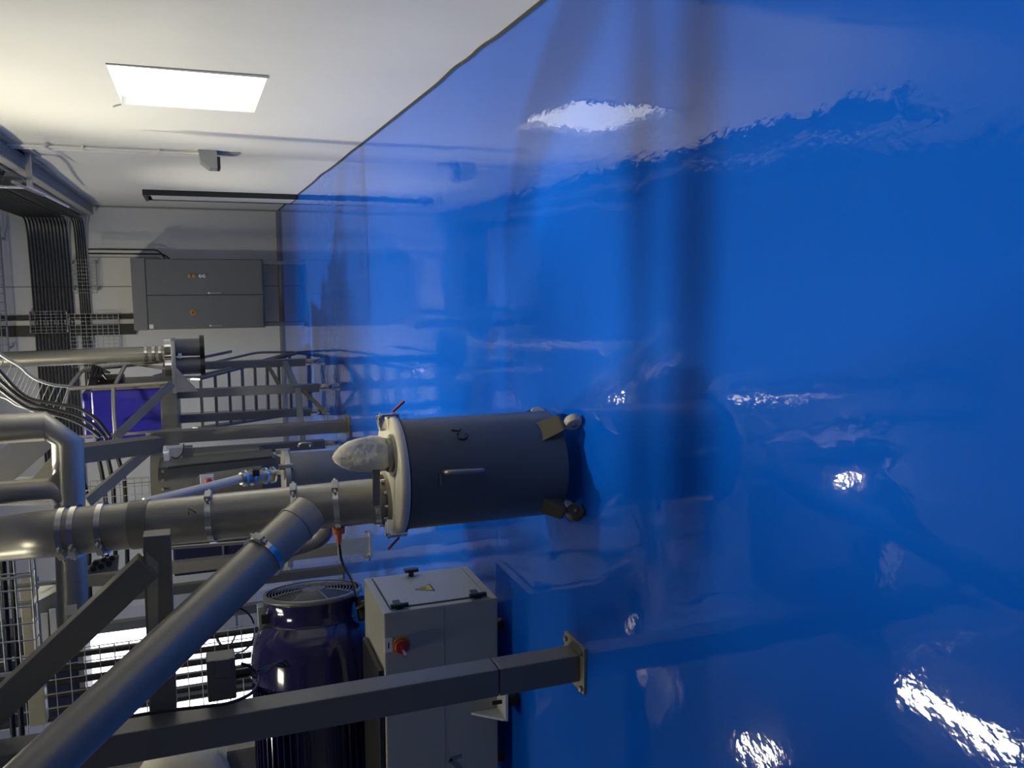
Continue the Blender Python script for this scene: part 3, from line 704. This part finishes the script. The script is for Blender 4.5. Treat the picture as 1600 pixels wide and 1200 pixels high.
AF = math.atan2(-TY, -TX)                             # towards the viewer
# D handle and latch line
aH = AF-.03
h0, h1 = on_tank(aH, .612), on_tank(aH-.02, .462)
o = V((math.cos(aH), math.sin(aH), 0))*.05
MB().tube(fillet([h0-o*.05, h0+o, h1+o, h1-o*.05], .035, 6), .010, 10).build('handle', 'steel', t)
MB().box(tuple(on_tank(aH+.0, .625, TR-.004)), tuple(on_tank(aH-.22, .632, TR+.006))).build('seam_strip', 'steel_d', t)
# written mark
mk = MB(); a0 = AF+.62
pts = [on_tank(a0+.075*math.cos(q), .515+.022*math.sin(q), TR+.002) for q in [(.5+k*4.9/14) for k in range(15)]]
mk.tube(pts, .004, 5); mk.tube([on_tank(a0+.16, .55, TR+.002), on_tank(a0+.12, .52, TR+.002), on_tank(a0+.17, .51, TR+.002)], .003, 5)
mk.build('ink_mark', 'ink', t)
# casters
def tank_caster(ang, m):
    c = on_tank(ang, 0, TR+.045)
    pr_ = MB(); d = V((math.cos(ang), math.sin(ang), 0)); s = V((-d.y, d.x, 0)); r0 = on_tank(ang, 0, TR-.01)
    zt = .155
    pr_.hexa([r0-s*.045+V((0,0,.10)), r0+s*.045+V((0,0,.10)), c+s*.035+V((0,0,.082)), c-s*.035+V((0,0,.082)), r0-s*.05+V((0,0,zt+.03)), r0+s*.05+V((0,0,zt+.03)), c+s*.042+V((0,0,.095)), c-s*.042+V((0,0,.095))], .004)
    f = pr_.build('caster_bracket', 'brass', t)
    MB().lathe([(.0,-.016),(.034,-.016),(.039,-.009),(.039,.009),(.034,.016),(0,.016)], c+V((0,0,.039)), s, 26, sharp=(1,4)).build('wheel', m, f)
    MB().lathe([(.011,0),(.011,.004),(0,.006)], c+V((0,0,.039))+s*.016, s, 12).lathe([(.011,0),(.011,.004),(0,.006)], c+V((0,0,.039))-s*.016, -s, 12).build('axle', 'steel_d', f)
for k, off in enumerate((.62, 2.2, 3.75, -.95)): tank_caster(AF+off, 'caster' if k != 3 else 'brass')
# clamps of the lid with red levers
for k, ang in enumerate((AF+1.35, AF-1.30, AF+2.9)):
    c = on_tank(ang, TZ+.02, TR+.022); d = V((math.cos(ang), math.sin(ang), 0)); s = V((-d.y, d.x, 0))
    m = MB(); m.bar(c+V((0,0,-.03)), c+V((0,0,.05)), .035, .014, ref=d); m.bar(c+V((0,0,.045))+s*.018, c-d*.06+V((0,0,.035))+s*.018, .008, .03, ref=(0,0,1)); m.bar(c+V((0,0,.045))-s*.018, c-d*.06+V((0,0,.035))-s*.018, .008, .03, ref=(0,0,1))
    m.tube([c-s*.03+V((0,0,.04)), c+s*.03+V((0,0,.04))], .007, 8)
    cl = m.build('lid_clamp', 'chrome', t)
    up = -1 if k == 0 else 1
    MB().bar(c+d*.012+V((0,0,.005*up)), c+d*.055+V((0,0,.055*up if k else -.055)), .018, .01, ref=d).build('clamp_lever', 'red', cl)
for k in range(10):
    a_ = AF+.55+k*.06
# inlet collar of the lid
MB().lathe([(.115,0),(.115,.02),(.097,.02),(.097,.06)], (m0.x, m0.y, TZ+.036), (0,0,1), 36, sharp=(1,2)).build('inlet_collar', 'steel_d', t)
for k in range(12):
    an = 2*PI*k/12; MB().lathe([(.008,0),(.008,.014),(0,.016)], (m0.x+.106*math.cos(an), m0.y+.106*math.sin(an), TZ+.056), (0,0,1), 6, sharp=(1,)).build('bolt', 'chrome', t)
# cloth breather sock on the lid
sx, sy = at(592, 713, 3.27).x, 3.27
t = thing('cloth_sock', 'cream cloth filter sock tied upright on the tank lid', 'filter sock', (sx, sy, TZ+.04))
sk = MB(); n = 28; prev = None
for i, (r, z) in enumerate(((.060,.0),(.060,.02),(.064,.035),(.070,.05),(.071,.075),(.069,.105),(.062,.14),(.050,.175),(.036,.205),(.02,.226),(.004,.236))):
    cx = sx+.010*math.sin(z*9); cy = sy+.006*math.sin(z*17); ring = []
    for k in range(n):
        q = 2*PI*k/n; w = 1+.10*math.sin(3*q+z*14)+.07*math.sin(5*q-z*23)+.045*math.sin(9*q+z*40)
        ring.append(sk.bm.verts.new((cx+math.cos(q)*r*w, cy+math.sin(q)*r*w*.92, TZ+.04+z)))
    if prev:
        for k in range(n):
            f = sk.bm.faces.new((prev[k], prev[(k+1)%n], ring[(k+1)%n], ring[k])); f.smooth = True
    prev = ring
so = sk.build('sock', 'cloth', t)
MB().band((sx, sy, TZ+.055), (0,0,1), .062, .016, .004).build('tie_band', 'steel_d', t)
MB().lathe([(.085,0),(.085,.008),(0,.008)], (sx, sy, TZ+.038), (0,0,1), 30, sharp=(1,)).build('collar', 'steel_d', t)
# flat pull strap between sock and pipe
a, b = at(588, 718, 3.24), at(588, 790, 3.26)
sp = MB().bar(a, b, .030, .006, ref=(0,1,0), bev=.002)
single(sp, 'flat_lever', 'stand', 'flat grey lever strip bolted across the main pipe by the sock', 'lever')

# ------------------------------------------------------------------ white machine box
bx0, bx1, by0, by1, bz0, bz1 = -2.75, -1.655, 4.0, 4.53, .085, .685
t = thing('machine_box', 'white painted machine box with hinged side door and red switch', 'machine', (-2.1, 4.25, 0))
MB().box((bx0, by0, bz0), (bx1, by1, bz1), .008).build('housing', 'box', t)
MB().box((-2.75, by0-.0015, .378), (bx1-.01, by0+.002, .381)).build('panel_seam', 'joint', t)
dr = MB().box((bx1-.002, by0+.045, bz0+.05), (bx1+.008, by1-.03, bz1-.045), .003).build('door', 'box', t)
MB().box((bx1-.003, by0+.038, bz0+.043), (bx1+.001, by1-.023, bz1-.038)).build('door_gap', 'ink', t)
for z in (.60, .185):
    h = MB(); h.cyl((bx1+.018, by0+.028, z-.045), (bx1+.018, by0+.028, z+.045), .013, 14); h.box((bx1+.004, by0+.02, z-.018), (bx1+.018, by0+.115, z+.018), .004)
    h.build('hinge', 'blackp', dr)
hh = MB(); hh.cyl((bx1+.005, by1-.075, .435), (bx1+.035, by1-.075, .435), .015, 16); hh.box((bx1+.032, by1-.095, .395), (bx1+.05, by1-.055, .475), .006)
hh.build('door_handle', 'blackp', dr)
yc, zc = by0+.24, .42
wx = bx1+.0085
sg = MB().prism([(wx, yc-.055, zc-.05), (wx, yc+.055, zc-.05), (wx, yc, zc+.05)], (.001,0,0)).build('warning_sign', 'ink', dr)
MB().prism([(wx+.0012, yc-.042, zc-.042), (wx+.0012, yc+.042, zc-.042), (wx+.0012, yc, zc+.036)], (.0006,0,0)).build('sign_face', 'yellow', sg)
MB().prism([(wx+.002, yc-.002, zc+.018), (wx+.002, yc-.014, zc-.010), (wx+.002, yc-.003, zc-.008), (wx+.002, yc-.008, zc-.034), (wx+.002, yc+.010, zc-.002), (wx+.002, yc+.0, zc-.004), (wx+.002, yc+.008, zc+.018)], (.0004,0,0)).build('sign_bolt', 'ink', sg)
for z in (.64, .13): MB().lathe([(.006,0),(.006,.003),(0,.004)], (bx1, by1-.06 if z > .5 else by0+.02, z), (1,0,0), 10).build('screw', 'galv', t)
# rotary switch on the front
sc = at(627, 1008, by0-.001)
sw = MB().lathe([(.045,0),(.045,.006),(0,.006)], sc, (0,-1,0), 30, sharp=(1,)).build('switch_plate', 'amber', t)
kn = MB().lathe([(.038,.006),(.038,.022),(.034,.028),(0,.028)], sc, (0,-1,0), 30, sharp=(0,1,2)); kn.bar(sc+V((-.043,-.034,-.01)), sc+V((.02,-.034,.004)), .018, .018, ref=(0,1,0)); kn.build('switch_knob', 'red', sw)
MB().prism([sc+V((-.040,-.0445,-.012)), sc+V((-.034,-.0445,-.002)), sc+V((-.006,-.0445,.004)), sc+V((-.006,-.0445,-.002)), sc+V((-.028,-.0445,-.016))], (0,-.001,0)).build('pointer', 'white', sw)
lc = at(607, 1008, by0-.001)
lb = MB().box((lc.x-.037, by0-.003, lc.z-.019), (lc.x+.037, by0, lc.z+.019), .001).build('name_plate', 'white', t)
MB().box((lc.x-.018, by0-.0036, lc.z-.004), (lc.x+.014, by0-.003, lc.z+.003)).build('plate_text', 'ink', lb)
# large dark letter stroke pair on the lower panel
l1, l2, l3 = at(702, 1187, by0), at(722, 1180, by0), at(722, 1203, by0)
lt = MB()
for q in (l2, l3): lt.bar(V((l1.x, by0-.001, l1.z)), V((q.x, by0-.001, q.z)), .022, .002, ref=(0,1,0), bev=0)
lt.build('letter', 'grille', t)
# foot bracket with rubber mount
fx = at(770, 1090, by0-.05).x
fb = MB(); fb.prism([(fx-.10, by0, .235), (fx-.10, by0-.12, .10), (fx-.10, by0-.12, .085), (fx-.10, by0, .085)], (.012,0,0)); fb.prism([(fx+.05, by0, .235), (fx+.05, by0-.12, .10), (fx+.05, by0-.12, .085), (fx+.05, by0, .085)], (.012,0,0))
fb.box((fx-.10, by0-.13, .075), (fx+.062, by0+.01, .09), .002); fb.build('foot_bracket', 'white', t)
fm = MB(); fm.lathe([(0,0),(.035,0),(.038,.01),(.03,.05),(.0,.05)], (fx-.02, by0-.07, 0), (0,0,1), 22, sharp=(1,3)); fm.cyl((fx-.02, by0-.07, .05), (fx-.02, by0-.07, .14), .011, 10); fm.build('levelling_foot', 'black', t)
for x in (bx0+.1, bx1-.22):
    for y in (by0+.17, by1-.12): MB().lathe([(0,0),(.032,0),(.034,.012),(.02,.035),(.016,.09)], (x, y, 0), (0,0,1), 18, sharp=(1,)).build('levelling_foot', 'black', t)
# dark column between motor and box, with corrugated gland
MB().box((-2.45, 4.53, .02), (-1.93, 4.60, .50), .01).build('rear_column', 'stand', t)
MB().box((-2.9, 4.02, .69), (-1.96, 4.45, .715), .004).build('top_rail', 'blackp', t)

# ------------------------------------------------------------------ purple motor
MY, MZ = 5.02, .905
xe = at(490, 925, MY).x
t = thing('electric_motor', 'large glossy purple electric motor with grey fan grille facing right', 'motor', (xe-.6, MY, 0))
O = V((xe, MY, MZ)); AX = V((-1, 0, 0))
R0 = .278
XF = Matrix.Translation(O) @ Matrix.Rotation(math.radians(8), 4, 'Z') @ Matrix.Translation(-O)
MB().lathe([(R0,.0),(R0+.004,.03),(R0-.01,.06),(R0-.01,.13),(R0+.0,.15),(R0+.04,.18),(R0+.075,.25),(R0+.095,.34),(R0+.10,.46)], O, AX, 64).build('fan_cowl', 'purple', t)
MB().band(O+AX*.155, AX, R0-.012, .022, .012).build('cowl_band', 'blackp', t)
MB().lathe([(R0-.01,.10),(0,.10)], O, AX, 40).build('cowl_interior', 'dark', t)
gr = MB()
for k in range(11): gr.ring(O+AX*(-.004-.016*math.cos(k/11*1.5)), AX, .072+k*.0185, .0034, 48, 6)
for k in range(8):
    q = 2*PI*k/8+.2; d = V((0, math.cos(q), math.sin(q))); gr.tube([O+d*.07+AX*-.024, O+d*.17+AX*-.018, O+d*.272+AX*-.002], .0055, 6)
go = gr.build('fan_grille', 'grille', t)
MB().lathe([(.068,.0),(.068,.008),(0,.010)], O+AX*-.015, -AX, 36, sharp=(1,)).build('grille_hub', 'grille', go)
MB().lathe([(R0-.008,-.012),(R0+.012,-.010),(R0+.014,.012),(R0+.002,.018)], O, AX, 64).build('grille_rim', 'grille', go)
for k in range(6):
    q = 2*PI*k/6+.5; MB().ball(O+V((.004, math.cos(q)*(R0+.006), math.sin(q)*(R0+.006))), .009, 8).build('screw', 'grille', go)
# finned frame
RF = .33
MB().lathe([(RF,.46),(RF,1.35)], O, AX, 48).build('motor_frame', 'purple', t)
fn = MB()
for k in range(56):
    q = 2*PI*k/56; d = V((0, math.cos(q), math.sin(q))); s = V((0, -math.sin(q), math.cos(q)))
    a_, b_ = O+AX*.50, O+AX*1.34
    fn.hexa([a_+d*(RF-.005)-s*.004, a_+d*(RF-.005)+s*.004, b_+d*(RF-.005)+s*.004, b_+d*(RF-.005)-s*.004, a_+d*(RF+.045)-s*.003, a_+d*(RF+.045)+s*.003, b_+d*(RF+.045)+s*.003, b_+d*(RF+.045)-s*.003])
fn.build('cooling_fins', 'purple', t)
MB().lathe([(RF+.05,1.34),(RF+.05,1.40),(0,1.42)], O, AX, 48, sharp=(0,1)).build('end_bell', 'purple', t)
MB().hexa([(xe-.45, MY-.28, .02), (xe-1.3, MY-.28, .02), (xe-1.3, MY+.28, .02), (xe-.45, MY+.28, .02), (xe-.50, MY-.22, .62), (xe-1.3, MY-.22, .62), (xe-1.3, MY+.22, .62), (xe-.50, MY+.22, .62)], .01).build('pedestal', 'fin', t)
MB().box((xe-.5, MY-.3, 0), (xe-1.35, MY+.3, .02)).build('base_plate', 'stand', t)
# terminal box on the top side, cable gland and lifting lug
tb = MB().box((xe-.045, MY-.02, MZ+R0+.0), (xe-.175, MY+.10, MZ+R0+.045), .006).build('terminal_box', 'grey', t)
MB().bar((xe-.11, MY-.05, MZ+R0-.03), (xe-.11, MY-.05, MZ+R0+.03), .05, .03).build('terminal_bracket', 'blackp', tb)
gb = MB().cyl((xe-.03, MY-.16, MZ-R0+.03), (xe-.15, MY-.22, MZ-R0+.02), .03, 16); gb.cyl((xe-.06, MY-.2, MZ-R0+.02), (xe-.06, MY-.26, MZ-R0-.05), .022, 14)
gb.build('cable_gland', 'black', t)
XF = None
single(MB().tube(spline([(xe-.05, MY-.22, MZ-R0+.05), (xe+.005, MY-.28, MZ-R0-.03), (xe-.02, MY-.40, MZ-R0-.10), (xe-.15, MY-.42, MZ-R0-.13), (xe-.26, MY-.44, MZ-R0-.09)], 8), .017, 10), 'motor_cable', 'black', 'thick black cable arching from motor down to the white box', 'cable')
# hoops of hose before the bright window
for k, (cx_, cy_, rx, ry) in enumerate(((368, 985, 30, 35), (352, 975, 18, 36))):
    pts = [at(cx_+rx*math.cos(q), cy_+ry*math.sin(q), 9.3+.05*k) for q in [(-2.6+j*5.4/24) for j in range(25)]]
    single(MB().tube(pts, .011, 7), 'hose_loop', 'grey' if k else 'black', ('black hose loop hanging before the bright far window', 'grey hose loop hanging before the bright far window')[k], 'hose')

# ------------------------------------------------------------------ distant frames at the left
def far_post(x, y, top, label, w=.1):
    t = thing('steel_post', label, 'post', (x, y, 0))
    MB().bar((x, y, .012), (x, y, top), w, w).build('post', 'frame', t)
    MB().box((x-.12, y-.1, 0), (x+.12, y+.1, .012)).build('base_plate', 'frame', t)
    for s in (-1, 1): MB().cyl((x+s*.09, y-.07, .012), (x+s*.09, y-.07, .07), .012, 8).build('anchor_bolt', 'galv', t)
far_post(-3.41, 9.73, 2.6, 'grey square steel post rising behind the motor fan')
far_post(-2.62, 8.07, 1.9, 'grey square steel post behind the orange plug')
t = thing('floor_bracket', 'flat grey channel bracket lying below the orange plug', 'bracket', at(540, 852, 7.6))
a, b = onZ(575, 852, .05), onZ(505, 862, .3)
MB().bar((-2.55, 7.9, .02), (-2.55, 7.9, .32), .16, .04).build('channel', 'galv', t)
MB().box((-2.66, 7.86, 0), (-2.44, 7.98, .02)).build('base_plate', 'galv', t)
# wall cabinet far left under the pillar line
t = thing('distant_cabinet', 'pale grey wall unit beside the far bright window', 'cabinet', (-5.2, 14.2, 0))
a, b = at(395, 900, 14.0), at(262, 968, 14.0)
MB().box((-4.85, 14.0, .75), (-5.72, 14.5, 2.3), .01).build('cabinet_body', 'lgrey', t)
MB().box((-4.85, 13.98, 1.5), (-5.72, 14.0, 1.515)).build('panel_seam', 'grey', t)
for x in (-4.9, -5.67): MB().box((x-.03, 14.05, 0), (x+.03, 14.11, .75)).build('leg', 'grey', t)
# blue-grey slatted cover between post and tray
t = thing('louvred_cover', 'dark slanted machine cover with pale slats behind the brace', 'cover', at(75, 970, 6.6))
a = [at(x, y, 6.8) for x, y in ((48, 945), (92, 922), (98, 1000), (54, 1050))]
MB().prism(a, (0, .4, 0)).build('cover_body', 'stand', t)
MB().cyl(a[0]+V((-.05,.2,-.03)), V((a[0].x-.05, 7.0, CZ)), .02, 8).cyl(a[1]+V((0,.2,-.03)), V((a[1].x, 7.0, CZ)), .02, 8).build('hanger_rod', 'stand', t)
for k in range(3):
    q0, q1 = at(56+13*k, 965-7*k, 6.78), at(60+13*k, 1030-9*k, 6.78)
    MB().bar(q0, q1, .045, .012).build('slat', 'lgrey', t)
t = thing('perforated_plate', 'grey steel plate with round holes behind the brace', 'plate', at(155, 880, 6.4))
a = [at(x, y, 6.4) for x, y in ((132, 898), (146, 876), (186, 868), (184, 892))]
MB().prism(a, (0, .02, 0)).build('plate_body', 'frame', t)
MB().bar(at(140, 890, 6.43), at(140, 890, 7.4), .05).build('support_arm', 'frame', t)
for x, y in ((146, 889), (158, 885), (170, 881), (150, 880), (163, 875), (175, 872)): MB().lathe([(.02,0),(.02,.006),(0,.006)], at(x, y, 6.398), (0,-1,0), 14, sharp=(1,)).build('hole', 'dark', t)
single(MB().bar(at(45, 905, 7.4), at(45, 905, 7.4)+V((-1.2, 0, .0)), .12, .12).bar(at(128, 905, 7.4), at(188, 902, 7.4), .1, .1), 'cross_beam', 'frame', 'grey steel beam crossing behind the shiny cross pipe', 'beam')
# mesh guard between the cross pipe and post, and its dark cables
mesh_tray('wire_mesh_guard', 'fine wire mesh guard behind the diagonal blue lit brace', tuple(at(232, 745, 9.4)), (0, 0, .55), (-.62, 0, 0), 8, 7, .005, 'galv', 'ceiling')
for k, (x0, y0, x1, y1) in enumerate(((152, 705, 165, 790), (166, 705, 178, 780), (180, 700, 196, 770), (120, 720, 137, 790))):
    single(MB().tube(spline([at(x0, y0-20, 9.5), at(x0, y0, 9.5), at((x0+x1)/2+2, (y0+y1)/2, 9.5), at(x1, y1, 9.5), at(x1+4, y1+150, 9.5)], 6), .022, 8), 'power_cable', 'black',
           'black cable drooping behind the splayed gantry braces', 'cable', 'black cables behind the gantry braces')

# bulky bodies further back
t = thing('navy_casing', 'dark navy machine casing seen between main pipe and branch pipe', 'machine', (-2.9, 9.3, 0))
a, b = at(268, 822, 8.45), at(425, 884, 8.45)
MB().box((a.x, 8.45, b.z), (b.x, 8.85, a.z), .02).build('casing', 'navy', t)
MB().box((a.x-.005, 8.43, (a.z+b.z)/2-.01), (b.x, 8.45, (a.z+b.z)/2+.01)).build('casing_seam', 'stand', t)
for x in (a.x-.06, b.x+.06): MB().box((x-.04, 8.55, 0), (x+.04, 8.63, b.z)).build('leg', 'stand', t)
t = thing('rear_vessel', 'big grey vessel wall behind the metal hopper', 'vessel', (-1.9, 10, 0))
a, b = at(262, 700, 9.5), at(445, 795, 9.5)
MB().lathe([(0,.9),(.37,.9),(.37,2.0),(0,2.0)], ((a.x+b.x)/2-.05, 9.6, 0), (0,0,1), 40, sharp=(1,2)).build('vessel_body', 'tank', t)
MB().lathe([(.12,.0),(.12,.5),(.37,.9)], ((a.x+b.x)/2-.05, 9.6, 0), (0,0,1), 40).build('vessel_cone', 'tank', t)
t = thing('grinder_housing', 'dull grey grinder housing behind the support post, left of the motor', 'machine', (-3.3, 5.9, 0))
a = at(330, 1116, 6.2)
MB().box((a.x, 5.65, .02), (a.x-1.5, 6.2, 2.4), .03).build('housing', 'frame', t)
c = at(285, 1190, 5.64)
MB().lathe([(.1,0),(.2,0),(.27,.04),(.3,.12)], (c.x-.15, 5.54, c.z), (0,1,0), 30).lathe([(0,0),(.1,0)], (c.x-.15, 5.54, c.z), (0,1,0), 30).build('end_cover', 'cream', t)
e = at(345, 1140, 5.62)
MB().box((e.x, 5.61, e.z-.03), (e.x-.6, 5.65, e.z+.03)).build('edge_strip', 'white', t)
# unseen overhead deck, added below the lamps to shade the front-left floor
t = thing('shade_deck', 'unseen overhead grey steel deck added to shade the front-left floor', 'platform', (-1.8, 5.5, 3.3))
MB().box((-2.9, 4.7, 3.3), (-1.62, 6.3, 3.34)).build('deck', 'frame', t)
for y in (4.7, 6.24): MB().box((-2.9, y, 3.18), (-1.62, y+.06, 3.3)).build('edge_beam', 'frame', t)
for x in (-2.86, -1.66):
    for y in (4.74, 6.26): MB().cyl((x, y, 3.34), (x, y, CZ), .02, 8).build('hanger_rod', 'galv', t)

t = thing('dark_cabinet', 'tall dark cabinet behind the upper end of the cable tray', 'cabinet', (-4.4, 10.2, 0))
a, b = at(62, 990, 10.0), at(128, 1120, 10.0)
MB().box((a.x, 10.0, b.z), (b.x, 10.6, a.z+.5), .02).build('cabinet_body', 'navy', t)
MB().box((a.x-.01, 9.98, b.z-.06), (b.x+.01, 10.6, b.z-.002)).build('base_frame', 'stand', t)
for x in (a.x-.06, b.x+.06): MB().box((x-.05, 10.05, 0), (x+.05, 10.15, b.z-.06)).build('leg', 'stand', t)
